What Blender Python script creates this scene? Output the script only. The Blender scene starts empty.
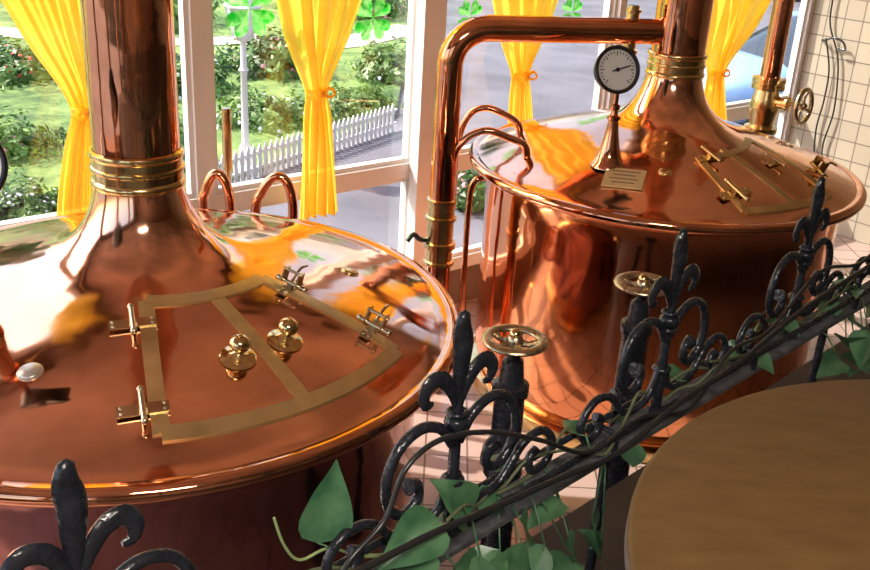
import bpy, bmesh, math, random
import numpy as np
from mathutils import Vector, Matrix, noise
random.seed(7)
V=Vector
# ------------------------------------------------------------------ camera
FPX=990.0; TH=math.radians(23.1); RO=math.radians(3.34); HC=2.58
Fw=V((0,math.cos(TH),-math.sin(TH))); R0=V((1,0,0)); U0=V((0,math.sin(TH),math.cos(TH)))
Rt=R0*math.cos(RO)+U0*math.sin(RO); Up=U0*math.cos(RO)-R0*math.sin(RO)
CAM=V((0,0,HC))
def ray(px,py): return (Fw*FPX+Rt*(px-435)+Up*(285-py)).normalized()
def P_plane(px,py,z):
    d=ray(px,py); return CAM+d*((z-HC)/d.z)
def P_gen(px,py,p0,n):
    d=ray(px,py); return CAM+d*((p0-CAM).dot(n)/d.dot(n))
def P_y(px,py,yw): return P_gen(px,py,V((0,yw,0)),V((0,1,0)))
cd=bpy.data.cameras.new("camera"); cam=bpy.data.objects.new("camera",cd)
bpy.context.scene.collection.objects.link(cam)
cd.sensor_width=36; cd.lens=FPX*36/870; cd.clip_start=0.05; cd.clip_end=300
M=Matrix((Rt,Up,-Fw)).transposed().to_4x4(); M.translation=CAM
cam.matrix_world=M
bpy.context.scene.camera=cam
# wall frame
WD=V((math.sin(math.radians(50)),math.cos(math.radians(50)),0)); WN=V((-WD.y,WD.x,0)); W0=V((-1.90,4.11,0))
def TN(t,n,z=0): return W0+WD*t+WN*n+V((0,0,z))
def P_wall(px,py,off=0):
    p=P_gen(px,py,W0+WN*off,WN); return ((p-W0).dot(WD),p.z)
# rail line
RD=V((.695,.719,0)).normalized(); RN=V((-RD.y,RD.x,0)); RP=V((.054,1.564,0))
def RAIL(s,z,o=0): return RP+RD*s+RN*o+V((0,0,z))
def P_rail(px,py,off=0): return P_gen(px,py,RP+RN*off,RN)

# ------------------------------------------------------------------ materials
def nt(name):
    m=bpy.data.materials.new(name); m.use_nodes=True; t=m.node_tree
    return m,t,t.nodes["Principled BSDF"]
def mat(name,col,metal=0,rough=.5,var=.12,scale=6,bump=0,bscale=20,rvar=0,spec=None,coat=0):
    m,t,b=nt(name); N=t.nodes; L=t.links
    tc=N.new("ShaderNodeTexCoord"); no=N.new("ShaderNodeTexNoise"); no.inputs["Scale"].default_value=scale; no.inputs["Detail"].default_value=5
    L.new(tc.outputs["Object"],no.inputs["Vector"])
    cr=N.new("ShaderNodeValToRGB"); cr.color_ramp.elements[0].position=.3; cr.color_ramp.elements[1].position=.7
    cr.color_ramp.elements[0].color=[max(0,c*(1-var)) for c in col]+[1]
    cr.color_ramp.elements[1].color=[min(1,c*(1+var)) for c in col]+[1]
    L.new(no.outputs["Fac"],cr.inputs["Fac"]); L.new(cr.outputs["Color"],b.inputs["Base Color"])
    b.inputs["Metallic"].default_value=metal; b.inputs["Roughness"].default_value=rough
    if spec is not None: b.inputs["Specular IOR Level"].default_value=spec
    if coat: b.inputs["Coat Weight"].default_value=coat
    if rvar:
        mr=N.new("ShaderNodeMapRange"); mr.inputs["From Min"].default_value=.3; mr.inputs["From Max"].default_value=.7; mr.inputs["To Min"].default_value=max(.02,rough-rvar); mr.inputs["To Max"].default_value=rough+rvar
        n2=N.new("ShaderNodeTexNoise"); n2.inputs["Scale"].default_value=scale*1.7; n2.inputs["Detail"].default_value=6
        L.new(tc.outputs["Object"],n2.inputs["Vector"]); L.new(n2.outputs["Fac"],mr.inputs["Value"]); L.new(mr.outputs["Result"],b.inputs["Roughness"])
    if bump:
        n3=N.new("ShaderNodeTexNoise"); n3.inputs["Scale"].default_value=bscale; n3.inputs["Detail"].default_value=1.5
        L.new(tc.outputs["Object"],n3.inputs["Vector"])
        bp=N.new("ShaderNodeBump"); bp.inputs["Strength"].default_value=bump; bp.inputs["Distance"].default_value=.02
        L.new(n3.outputs["Fac"],bp.inputs["Height"]); L.new(bp.outputs["Normal"],b.inputs["Normal"])
    return m
COPPER=mat("copper",(.92,.49,.32),1,.10,.12,3.5,.32,5,.055)
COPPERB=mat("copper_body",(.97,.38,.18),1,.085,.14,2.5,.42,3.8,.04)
COPPERSH=mat("shaded_copper_body",(.42,.19,.17),1,.10,.35,3,.45,4.2,.05)  # left kettle body: shade from the dark gallery side put into the copper colour
COPPERD=mat("copper_pipe",(.84,.38,.21),1,.07,.25,5,.12,9,.03)
BRASS=mat("brass",(.80,.59,.27),1,.16,.12,14,.03,20,.06)
BRASSD=mat("brass_aged",(.70,.52,.25),1,.22,.10,10,0,30,.06)
BAND=mat("brass_band",(.62,.44,.19),.75,.30,.22,9)
CAPM=mat("cap_metal",(.62,.56,.48),.8,.35,.1,9)
STEEL=mat("steel",(.66,.56,.38),1,.2,.12,10)
PLATE=mat("plate_brass",(.80,.62,.32),.55,.38,.06,10)
IRON=mat("wrought_iron",(.016,.018,.024),0,.24,.4,30,.18,70,.08)
IRONW=mat("worn_iron",(.55,.44,.28),1,.30,.25,30,.1,30,.1)
DUST=mat("dusty_ledge",(.075,.075,.08),0,.8,.6,25,.3,40)
WHITE=mat("white_paint",(.76,.73,.70),0,.4,.04,3)
WALLM=mat("plaster",(.20,.12,.085),0,.9,.15,3)
CEILM=mat("ceiling_plaster",(.62,.48,.40),0,.9,.35,.9)
BLACKM=mat("black_bezel",(.02,.02,.02),0,.3,.1,10)
INK=mat("engraving",(.10,.06,.03),0,.6,.1,10)
FACEM=mat("dial_white",(.95,.95,.92),0,.4,.02,10)
ASPH=mat("asphalt",(.135,.13,.15),0,.95,.25,1.2,.3,60)
RUBBER=mat("rubber",(.02,.02,.02),0,.8,.2,10)
BARK=mat("bark",(.1,.07,.05),0,.9,.3,10,.6,20)
CARB=mat("car_paint_blue",(.25,.42,.72),.1,.2,.03,2,coat=1)
CARD=mat("car_paint_dark",(.03,.035,.045),.3,.2,.03,2,coat=1)
CARG=mat("car_glass",(.03,.04,.05),0,.06,.05,2)
STEM=mat("vine_stem",(.12,.14,.07),0,.7,.3,20)
def leafmat(name,col,col2,tr=.35,scale=8,rough=.45,transp=0):
    m,t,b=nt(name); N=t.nodes; L=t.links
    tc=N.new("ShaderNodeTexCoord"); no=N.new("ShaderNodeTexNoise"); no.inputs["Scale"].default_value=scale; no.inputs["Detail"].default_value=4
    L.new(tc.outputs["Object"],no.inputs["Vector"])
    cr=N.new("ShaderNodeValToRGB"); cr.color_ramp.elements[0].position=.35; cr.color_ramp.elements[1].position=.65
    cr.color_ramp.elements[0].color=(*col,1); cr.color_ramp.elements[1].color=(*col2,1)
    L.new(no.outputs["Fac"],cr.inputs["Fac"]); L.new(cr.outputs["Color"],b.inputs["Base Color"]); b.inputs["Roughness"].default_value=rough
    tl=N.new("ShaderNodeBsdfTranslucent"); L.new(cr.outputs["Color"],tl.inputs["Color"])
    mx=N.new("ShaderNodeMixShader"); mx.inputs[0].default_value=tr
    L.new(b.outputs[0],mx.inputs[1]); L.new(tl.outputs[0],mx.inputs[2]); out=mx
    if transp:
        tp=N.new("ShaderNodeBsdfTransparent"); L.new(cr.outputs["Color"],tp.inputs["Color"])
        m2=N.new("ShaderNodeMixShader"); m2.inputs[0].default_value=transp; L.new(mx.outputs[0],m2.inputs[1]); L.new(tp.outputs[0],m2.inputs[2]); out=m2
    L.new(out.outputs[0],N["Material Output"].inputs["Surface"])
    return m
BUSHM=leafmat("bush_leaves",(.02,.07,.012),(.14,.27,.05),.3,2.5)
BUSHL=leafmat("bush_leaves_light",(.06,.15,.025),(.28,.40,.10),.3,2.5)
TREEM=leafmat("tree_leaves",(.03,.08,.015),(.12,.22,.04),.2,.6)
IVYM=leafmat("ivy_leaf",(.035,.12,.055),(.13,.27,.13),.2,14,.28)
FLR=mat("flower_red",(.8,.09,.04),0,.6,.3,5); FLW=mat("flower_white",(.85,.8,.85),0,.6,.1,5); FLO=mat("flower_pink",(.8,.3,.35),0,.6,.3,5)
CURT=leafmat("curtain_cloth",(1.0,.65,.05),(1.0,.74,.11),.62,3,.8,.14)
GRN=leafmat("green_glass",(.02,.55,.03),(.45,.98,.30),.5,22,.08,.3)
def grassm():
    m,t,b=nt("grass"); N=t.nodes; L=t.links
    tc=N.new("ShaderNodeTexCoord"); a=N.new("ShaderNodeTexNoise"); a.inputs["Scale"].default_value=.9; a.inputs["Detail"].default_value=14; a.inputs["Roughness"].default_value=.85
    L.new(tc.outputs["Object"],a.inputs["Vector"]); cr=N.new("ShaderNodeValToRGB")
    cr.color_ramp.elements[0].position=.42; cr.color_ramp.elements[0].color=(.035,.09,.015,1)
    cr.color_ramp.elements[1].position=.62; cr.color_ramp.elements[1].color=(.28,.39,.10,1)
    L.new(a.outputs["Fac"],cr.inputs["Fac"]); L.new(cr.outputs["Color"],b.inputs["Base Color"]); b.inputs["Roughness"].default_value=.9
    return m
GRASS=grassm()
def tilem(name,c1,c2,mortar,w,rough=.25,axes=None):
    m,t,b=nt(name); N=t.nodes; L=t.links
    tc=N.new("ShaderNodeTexCoord"); br=N.new("ShaderNodeTexBrick"); br.offset=0
    br.inputs["Scale"].default_value=1; br.inputs["Brick Width"].default_value=w; br.inputs["Row Height"].default_value=w
    br.inputs["Mortar Size"].default_value=.005; br.inputs["Mortar Smooth"].default_value=.1
    br.inputs["Color1"].default_value=(*c1,1); br.inputs["Color2"].default_value=(*c2,1); br.inputs["Mortar"].default_value=(*mortar,1)
    if axes:
        se=N.new("ShaderNodeSeparateXYZ"); co=N.new("ShaderNodeCombineXYZ")
        ma=N.new("ShaderNodeVectorMath"); ma.operation='DOT_PRODUCT'; ma.inputs[1].default_value=axes
        L.new(tc.outputs["Object"],ma.inputs[0]); L.new(tc.outputs["Object"],se.inputs[0])
        L.new(ma.outputs["Value"],co.inputs[0]); L.new(se.outputs[2],co.inputs[1]); L.new(co.outputs[0],br.inputs["Vector"])
    else: L.new(tc.outputs["Object"],br.inputs["Vector"])
    L.new(br.outputs["Color"],b.inputs["Base Color"]); b.inputs["Roughness"].default_value=rough
    return m
FLOORM=tilem("floor_tiles",(.36,.26,.22),(.30,.21,.18),(.12,.08,.06),.2)
WTILE=tilem("wall_tiles",(.44,.38,.29),(.40,.34,.26),(.17,.14,.11),.15,.3,tuple(WN))
def glassm():
    m,t,b=nt("window_glass"); N=t.nodes; L=t.links
    tr=N.new("ShaderNodeBsdfTransparent"); gl=N.new("ShaderNodeBsdfGlossy"); gl.inputs["Roughness"].default_value=.02
    no=N.new("ShaderNodeTexNoise"); no.inputs["Scale"].default_value=1.2
    mr=N.new("ShaderNodeMapRange"); mr.inputs["To Min"].default_value=.03; mr.inputs["To Max"].default_value=.06
    L.new(no.outputs["Fac"],mr.inputs["Value"]); mx=N.new("ShaderNodeMixShader"); L.new(mr.outputs[0],mx.inputs[0])
    L.new(tr.outputs[0],mx.inputs[1]); L.new(gl.outputs[0],mx.inputs[2]); L.new(mx.outputs[0],N["Material Output"].inputs["Surface"])
    return m
GLASS=glassm()
def woodm():
    m,t,b=nt("table_wood"); N=t.nodes; L=t.links
    tc=N.new("ShaderNodeTexCoord"); mp=N.new("ShaderNodeMapping"); mp.inputs["Scale"].default_value=(2.5,7,7); mp.inputs["Rotation"].default_value=(0,0,-.35)
    no=N.new("ShaderNodeTexNoise"); no.inputs["Scale"].default_value=5; no.inputs["Detail"].default_value=9; no.inputs["Distortion"].default_value=.3
    L.new(tc.outputs["Object"],mp.inputs[0]); L.new(mp.outputs[0],no.inputs["Vector"])
    cr=N.new("ShaderNodeValToRGB"); cr.color_ramp.elements[0].position=.25; cr.color_ramp.elements[0].color=(.105,.055,.018,1)
    cr.color_ramp.elements[1].position=.75; cr.color_ramp.elements[1].color=(.15,.082,.027,1)
    L.new(no.outputs["Fac"],cr.inputs["Fac"]); L.new(cr.outputs["Color"],b.inputs["Base Color"]); b.inputs["Roughness"].default_value=.5
    b.inputs["Specular IOR Level"].default_value=.3
    return m
WOOD=woodm()
EDGE=mat("table_edge_wood",(.22,.17,.14),0,.5,.25,10)

# ------------------------------------------------------------------ mesh builder
ORG={}
def smooth_path(pts,sub=8):
    pts=[V(p) for p in pts]; out=[]
    n=len(pts)
    for i in range(n-1):
        p0=pts[max(i-1,0)];p1=pts[i];p2=pts[i+1];p3=pts[min(i+2,n-1)]
        for k in range(sub):
            t=k/sub; t2=t*t;t3=t2*t
            out.append(.5*((2*p1)+(-p0+p2)*t+(2*p0-5*p1+4*p2-p3)*t2+(-p0+3*p1-3*p2+p3)*t3))
    out.append(pts[-1]); return out
class MB:
    def __init__(s): s.v=[];s.f=[]
    def add(s,vs,fs):
        o=len(s.v); s.v+= [V(p) for p in vs]; s.f+=[tuple(i+o for i in f) for f in fs]
    def lathe(s,prof,origin,segs=48,axis=None,closed=False):
        q=V((0,0,1)).rotation_difference(V(axis).normalized()).to_matrix() if axis is not None else Matrix.Identity(3)
        vs=[];fs=[];n=len(prof); o=V(origin)
        for r,z in prof:
            for k in range(segs):
                a=2*math.pi*k/segs; vs.append(o+q@V((r*math.cos(a),r*math.sin(a),z)))
        for i in range(n if closed else n-1):
            j=(i+1)%n
            for k in range(segs):
                k2=(k+1)%segs; fs.append((i*segs+k,i*segs+k2,j*segs+k2,j*segs+k))
        s.add(vs,fs)
    def cyl(s,p0,p1,r,segs=24):
        p0=V(p0);p1=V(p1);L=(p1-p0).length
        s.lathe([(0,0),(r,0),(r,L),(0,L)],p0,segs,(p1-p0))
    def tube(s,pts,r,segs=12,flat=1.0):
        pts=[V(p) for p in pts]; n=len(pts); rs=r if isinstance(r,(list,tuple)) else [r]*n
        T=[(pts[min(i+1,n-1)]-pts[max(i-1,0)]).normalized() for i in range(n)]
        a=T[0].orthogonal().normalized(); vs=[];fs=[]
        for i in range(n):
            a=(a-T[i]*a.dot(T[i])).normalized(); b=T[i].cross(a)
            for k in range(segs):
                th=2*math.pi*k/segs; vs.append(pts[i]+(a*math.cos(th)+b*math.sin(th)*flat)*rs[i])
        for i in range(n-1):
            for k in range(segs):
                k2=(k+1)%segs; fs.append((i*segs+k,i*segs+k2,(i+1)*segs+k2,(i+1)*segs+k))
        fs.append(tuple(range(segs))[::-1]); fs.append(tuple((n-1)*segs+k for k in range(segs)))
        s.add(vs,fs)
    def box(s,c,size,ax=None):
        X,Y,Z=ax if ax else (V((1,0,0)),V((0,1,0)),V((0,0,1))); c=V(c); vs=[]
        for i in (-.5,.5):
            for j in (-.5,.5):
                for k in (-.5,.5): vs.append(c+X*size[0]*i+Y*size[1]*j+Z*size[2]*k)
        s.add(vs,[(0,1,3,2),(4,6,7,5),(0,4,5,1),(2,3,7,6),(0,2,6,4),(1,5,7,3)])
    def sphere(s,c,r,segs=20,axis=None,sc=1.0):
        n=10; s.lathe([(r*math.sin(math.pi*i/n),-r*sc*math.cos(math.pi*i/n)) for i in range(n+1)],c,segs,axis)
    def torus(s,c,R,r,axis=(0,0,1),segs=48,ms=12,sq=1.0):
        s.lathe([(R+r*math.cos(2*math.pi*i/ms),sq*r*math.sin(2*math.pi*i/ms)) for i in range(ms)],c,segs,axis,True)
    def prism(s,poly,z0,z1):
        n=len(poly); vs=[V((p[0],p[1],z0)) for p in poly]+[V((p[0],p[1],z1)) for p in poly]
        s.add(vs,[tuple(range(n))[::-1],tuple(range(n,2*n))]+[(i,(i+1)%n,n+(i+1)%n,n+i) for i in range(n)])
    def build(s,name,m,parent=None,origin=None,sharp=40,recalc=True,smooth=True):
        o=V(origin) if origin is not None else (ORG[parent.name] if parent else V((0,0,0)))
        me=bpy.data.meshes.new(name); me.from_pydata([tuple(p-o) for p in s.v],[],s.f); me.validate()
        bm=bmesh.new(); bm.from_mesh(me); bmesh.ops.remove_doubles(bm,verts=bm.verts,dist=1e-6)
        if recalc: bmesh.ops.recalc_face_normals(bm,faces=bm.faces)
        bm.to_mesh(me); bm.free()
        if smooth: me.shade_smooth(); me.set_sharp_from_angle(angle=math.radians(sharp))
        me.materials.append(m); ob=bpy.data.objects.new(name,me); bpy.context.scene.collection.objects.link(ob)
        ORG[ob.name]=o
        if parent: ob.parent=parent; ob.location=o-ORG[parent.name]
        else: ob.location=o
        return ob
def empty(name,loc,label=None,cat=None,parent=None):
    e=bpy.data.objects.new(name,None); e.empty_display_size=.1; bpy.context.scene.collection.objects.link(e)
    ORG[e.name]=V(loc); e.location=V(loc)-(ORG[parent.name] if parent else V((0,0,0)))
    if parent: e.parent=parent
    if label: e["label"]=label; e["category"]=cat
    return e
def tag(o,label,cat,**k):
    o["label"]=label; o["category"]=cat
    for a,b in k.items(): o[a]=b
    return o
def struct(o,label=None,cat=None):
    o["kind"]="structure"
    if label: o["label"]=label; o["category"]=cat
    return o

# ------------------------------------------------------------------ room shell
T0,T1,N1,CE=-3.5,6.13,-7.0,3.75
def q2(t,n): p=TN(t,n); return (p.x,p.y)
b=MB(); b.prism([q2(T0,0),q2(T1,0),q2(T1,N1),q2(T0,N1)],-.2,0)
struct(b.build("floor",FLOORM,smooth=False),"pale square-tiled brewhouse floor","floor")
b=MB(); b.prism([q2(T0,0.1),q2(T1,0.1),q2(T1,N1),q2(T0,N1)],CE,CE+.15)
struct(b.build("ceiling",CEILM,smooth=False),"dim plaster ceiling","ceiling")
AX=(WD,WN,V((0,0,1)))
b=MB(); b.box(TN((T0+T1)/2,.06,(3.3+CE)/2),(T1-T0,.2,CE-3.3),AX); b.box(TN((T0+T1)/2,.06,.06),(T1-T0,.2,.36),AX)
struct(b.build("wall_back",WALLM,smooth=False),"plaster wall with low sill under tall windows","wall")
b=MB(); b.box(TN(T1+.1,N1/2,CE/2),(.2,-N1,CE),AX)
struct(b.build("wall_right",WTILE,smooth=False),"wall covered in square cream tiles","wall")
b=MB(); b.box(TN((T0+T1)/2,N1-.1,CE/2),(T1-T0,.2,CE),AX)
struct(b.build("wall_front",WALLM,smooth=False),"plain plaster wall","wall")
b=MB()
b.box(TN(T0-.1,N1/2,(3.3+CE)/2),(.2,-N1,CE-3.3),AX); b.box(TN(T0-.1,N1/2,.4),(.2,-N1,.8),AX)
for n in (-.15,-2.4,-4.5,-6.4): b.box(TN(T0-.1,n,2.05),(.2,.3 if n>-6 else 1.2,2.5),AX)
struct(b.build("wall_left",WALLM,smooth=False),"plaster wall with window openings","wall")
def rail_at_t(t,o=0):
    p=RP+RN*o; k=(t-(p-W0).dot(WD))/RD.dot(WD); return p+RD*k
g0=rail_at_t(T0,.2);g1=rail_at_t(T1,.2)
b=MB(); b.prism([(g0.x,g0.y),(g1.x,g1.y),q2(T1,N1),q2(T0,N1)],.8,1.0)
struct(b.build("floor_gallery",mat("gallery_floor",(.05,.035,.025),0,.6,.2,5),smooth=False),"dark brown gallery floor","floor")

# windows
def tpx(px,py=150): return P_wall(px,py)[0]
ZT=P_wall(310,177)[1]
edges=[T0,tpx(-170,230),tpx(203,185),tpx(415,160),tpx(600,130),T1]
for i in range(5):
    a,c=edges[i],edges[i+1]; w=.05; z0,z1=.24,3.3
    o=TN((a+c)/2,0,z0)
    b=MB()
    for t in (a+w/2,c-w/2): b.box(TN(t,0,(z0+z1)/2),(w,.09,z1-z0),AX)
    for z,h in ((z0+.04,.08),(z1-.04,.08),(ZT-.045,.09)): b.box(TN((a+c)/2,0,z),(c-a-2*w,.088,h),AX)
    for (za,zb) in ((z0+.08,ZT-.09),(ZT,z1-.08)):
        for t in (a+w+.012,c-w-.012): b.box(TN(t,.005,(za+zb)/2),(.024,.05,zb-za),AX)
        for z in (za+.012,zb-.012): b.box(TN((a+c)/2,.005,z),(c-a-2*w-.048,.05,.024),AX)
    wo=b.build("window_%d"%(i+1),WHITE,origin=o,smooth=False)
    struct(wo,"tall white-framed window with transom","window")
    b=MB()
    for (za,zb) in ((z0+.104,ZT-.114),(ZT+.024,z1-.104)):
        b.box(TN((a+c)/2,.005,(za+zb)/2),(c-a-2*w-.048,.006,zb-za),AX)
    b.build("glass_pane",GLASS,wo,smooth=False)
b=MB(); b.box(TN(edges[3]+.0,-.085,1.77),(.15,.075,3.06),AX)
struct(b.build("trim_1",WHITE,smooth=False),"white mullion post between windows","window trim")
b=MB(); b.box(TN(edges[4],-.06,1.77),(.06,.03,3.06),AX)
struct(b.build("trim_2",WHITE,smooth=False),"narrow white mullion post","window trim")

# ------------------------------------------------------------------ kettles
DP0=[(.134,.48),(.136,.46),(.145,.42),(.158,.38),(.176,.34),(.204,.30),(.245,.262),(.30,.232),(.36,.21),(.43,.191),(.52,.168),(.62,.139),(.72,.107),(.82,.071),(.91,.032),(.955,.012),(.965,.012)]
class K: pass
KL=K(); KL.c=V((-.955,2.99,0)); KL.z=1.14; KL.s=1.05; KL.m=COPPERSH; KL.w=1.0
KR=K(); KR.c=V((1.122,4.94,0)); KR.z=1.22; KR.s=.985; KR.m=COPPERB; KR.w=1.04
for k in (KL,KR): k.dp=[(r*(1+(k.s-1)*min(1,max(0,(r-.2)/.6))),z) for r,z in DP0]
def dz(k,r):
    for (a,za),(c,zc) in zip(k.dp,k.dp[1:]):
        if a<=r<=c and c>a: return za+(zc-za)*(r-a)/(c-a)
    return .48 if r<.135 else .01
def P_dome(k,px,py,off=0):
    z=k.z+.12
    for i in range(40):
        p=P_plane(px,py,z); r=(p-k.c-V((0,0,p.z))).length; r=min(r,.96*k.s); z=z*.6+.4*(k.z+dz(k,r)+off)
    return V((p.x,p.y,z))
def dnorm(k,p):
    d=V((p.x-k.c.x,p.y-k.c.y,0)); r=d.length; s=(dz(k,r+.02)-dz(k,r-.02))/.04
    return (V((0,0,1))-d.normalized()*s).normalized()
def onD(k,x,y,off=0):
    r=math.hypot(x-k.c.x,y-k.c.y); return V((x,y,k.z+dz(k,r)+off))
def make_kettle(k,label,pipetop):
    o=k.c.copy(); root=empty("brewing_kettle",o,label,"brewing kettle"); k.root=root; z=k.z; s=k.s; w=k.w
    b=MB(); b.lathe([(r,z+h) for r,h in k.dp],o,160); b.build("lid",COPPER,root,sharp=60)
    b=MB(); rp=[(.955,.012),(.975,.018),(.992,.016),(1.003,.004),(1.005,-.012),(.997,-.026),(.98,-.034),(.95,-.037),(.90*w,-.045),(.885*w,-.06)]
    b.lathe([(r*s,z+h) for r,h in rp],o,160); b.build("rim",COPPERD,root,sharp=60)
    b=MB(); bp=[(.885,z-.06),(.875,z-.09),(.868,z-.16),(.865,z-.3),(.865,.22),(.855,.15),(.84,.08),(.82,.06)]
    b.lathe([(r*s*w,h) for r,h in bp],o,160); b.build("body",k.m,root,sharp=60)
    b=MB(); b.lathe([(r*s*w,h) for r,h in [(.80,.0),(.89,.0),(.895,.02),(.885,.06),(.84,.075),(.80,.07)]],o,120); b.build("base_ring",BRASS,root)
    b=MB(); b.lathe([(.132,z+.47),(.132,pipetop)],o,64); b.build("vent_pipe",COPPERD,root)
    b=MB(); cz=z+.455
    pr=[(.134,0),(.142,.0),(.145,.006),(.146,.014),(.143,.022),(.139,.026),(.139,.050),(.144,.053),(.1455,.059),(.144,.065),(.139,.068),(.139,.092),(.144,.096),(.147,.105),(.144,.114),(.134,.118)]
    b.lathe([(r,cz+h) for r,h in pr],o,64)
    b.build("collar",BRASS,root)
    return root
make_kettle(KL,"large polished copper kettle with brass-framed hatch and two knobs",CE)
make_kettle(KR,"large copper kettle with dial gauge, side pipe and handled hatch",CE)

def polar(k,p): return (math.hypot(p.x-k.c.x,p.y-k.c.y),math.atan2(p.y-k.c.y,p.x-k.c.x))
def ppath(k,p,q,n=24):
    r0,a0=polar(k,p); r1,a1=polar(k,q); out=[]
    for i in range(n+1):
        t=i/n; r=r0+(r1-r0)*t; a=a0+(a1-a0)*t; out.append((k.c.x+r*math.cos(a),k.c.y+r*math.sin(a)))
    return out
def lin(p,q,n=24): return [(p.x+(q.x-p.x)*i/n,p.y+(q.y-p.y)*i/n) for i in range(n+1)]
def strip(b,k,path,w,h0=-.004,h1=.010):
    n=len(path); vs=[];fs=[]
    for i,(x,y) in enumerate(path):
        x0,y0=path[max(i-1,0)];x1,y1=path[min(i+1,n-1)]; d=V((x1-x0,y1-y0,0)).normalized(); s=V((-d.y,d.x,0))*w/2
        a=V((x,y,0))+s; c=V((x,y,0))-s; m=V((x,y,0))
        vs+=[onD(k,a.x,a.y,h0),onD(k,a.x,a.y,h1),onD(k,m.x,m.y,h1+.0005),onD(k,c.x,c.y,h1),onD(k,c.x,c.y,h0)]
    for i in range(n-1):
        for j in range(5):
            fs.append((i*5+j,i*5+(j+1)%5,(i+1)*5+(j+1)%5,(i+1)*5+j))
    fs+=[(0,1,2,3,4),tuple((n-1)*5+j for j in (4,3,2,1,0))]
    b.add(vs,fs)
def hatch(k,A,B,C,D,w,mid):
    A,B,C,D=[P_dome(k,*p) for p in (A,B,C,D)]
    b=MB(); n=32; vs=[];fs=[]
    L=ppath(k,A,B,n); Rr=ppath(k,D,C,n)
    for i in range(n+1):
        row=ppath(k,V((*L[i],0)),V((*Rr[i],0)),n); vs+=[onD(k,x,y,.003) for x,y in row]
    for i in range(n):
        for j in range(n):
            q=i*(n+1)+j; fs.append((q,q+1,q+n+2,q+n+1))
    b.add(vs,fs); h=b.build("hatch",COPPER,k.root,sharp=60,origin=(A+C)/2)
    m0,m1=[P_dome(k,*p) for p in mid]
    for path,h1 in ((ppath(k,A,B),.0085),(ppath(k,B,C,40),.0090),(ppath(k,D,C),.0095),(ppath(k,A,D,30),.0100),(lin(m0,m1),.0080)):
        b=MB(); strip(b,k,path,w,-.004,h1); b.build("hatch_band",BAND,h,sharp=30)
    return h
HL=hatch(KL,(146,303),(162,436),(396,352),(262,280),.045,((212,294),(310,408)))
HR=hatch(KR,(700,160),(745,212),(828,196),(748,140),.036,((722,150),(792,204)))

def knob(k,h,px,py,s=1):
    p=P_dome(k,px,py,.004); n=dnorm(k,p); b=MB()
    b.lathe([(0,0),(.056*s,0),(.056*s,.004*s),(.048*s,.009*s),(.036*s,.011*s),(.022*s,.018*s),(.013*s,.026*s),(.012*s,.034*s),(.02*s,.038*s),(.029*s,.046*s),(.032*s,.058*s),(.029*s,.070*s),(.018*s,.080*s),(.007*s,.084*s),(.007*s,.088*s),(0,.09*s)],p,32,n)
    return b.build("knob",BRASS,h,origin=p)
knob(KL,HL,238,358,.94); knob(KL,HL,285,341,.94)
def frame_at(k,p,q):
    n=dnorm(k,p); x=(q-p); x=(x-n*x.dot(n)).normalized(); return x,n.cross(x),n
def hinge(k,h,px,py,qx,qy,s=1,lift=0):
    p=P_dome(k,px,py,.008); q=P_dome(k,qx,qy,.008); X,Y,N=frame_at(k,p,q); b=MB()
    b.box(p+Y*.034*s+N*.003,(.038*s,.066*s,.005),(X,Y,N)); b.box(p-Y*.034*s+N*.003,(.038*s,.066*s,.005),(X,Y,N))
    b.box(p+N*.009*s,(.020*s,.020*s,.018*s),(X,Y,N))
    b.cyl(p-X*.05*s+N*.020*s,p+X*.05*s+N*.020*s,.008*s,16)
    for e in (-1,1):
        b.sphere(p+X*.055*s*e+N*.020*s,.0105*s,12)
        b.sphere(p+Y*.055*s*e+X*.01*s+N*.006,.005*s,10,N,.6)
        b.sphere(p+Y*.055*s*e-X*.01*s+N*.006,.005*s,10,N,.6)
    if lift:
        b.tube(smooth_path([p+N*.024*s,p+N*.045*s+Y*.02*s,p+N*.065*s+Y*.05*s,p+N*.06*s+Y*.09*s],4),.005*s,8)
        b.box(p+N*.045*s+X*.03*s,(.006*s,.04*s,.05*s),(X,Y,N)); b.box(p+N*.045*s-X*.03*s,(.006*s,.04*s,.05*s),(X,Y,N)); b.cyl(p+N*.065*s-X*.04*s,p+N*.065*s+X*.04*s,.006*s,10)
    return b.build("hinge",STEEL if k is KL else BRASSD,h,origin=p)
hinge(KL,HL,133,324,136,347,1.0); hinge(KL,HL,143,410,146,432,1.0)
hinge(KL,HL,290,288,315,301,.9,1); hinge(KL,HL,372,330,392,341,.95,1)
hinge(KR,HR,710,158,722,168,1.1); hinge(KR,HR,735,194,745,204,1.25); hinge(KR,HR,774,163,788,172,.9); hinge(KR,HR,815,172,824,182,1.0,1)
def cap(k,px,py,s,m=COPPER):
    p=P_dome(k,px,py,0); n=dnorm(k,p); b=MB()
    b.lathe([(s*1.25,-.004),(s*1.25,.002),(s*1.05,.003),(s,.006),(s*.9,.0075),(0,.008)],p,28,n); return b.build("cap",m,k.root,origin=p)
cap(KL,30,372,.028,CAPM); cap(KL,350,272,.026,BRASSD); cap(KR,665,172,.026,BRASS)
p=P_dome(KR,624,179,.003); q=P_dome(KR,641,181,.003); X,Y,N=frame_at(KR,p,q)
b=MB(); b.box(p+N*.004,(.18,.14,.008),(X,Y,N)); pl=b.build("name_plate",PLATE,KR.root,origin=p,smooth=False)
for i in range(4):
    b=MB(); b.box(p+N*.0085+Y*(.046-.028*i),(.13-.03*(i%2),.004,.001),(X,Y,N)); b.build("engraved_line",INK,pl,smooth=False,origin=p)
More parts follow.
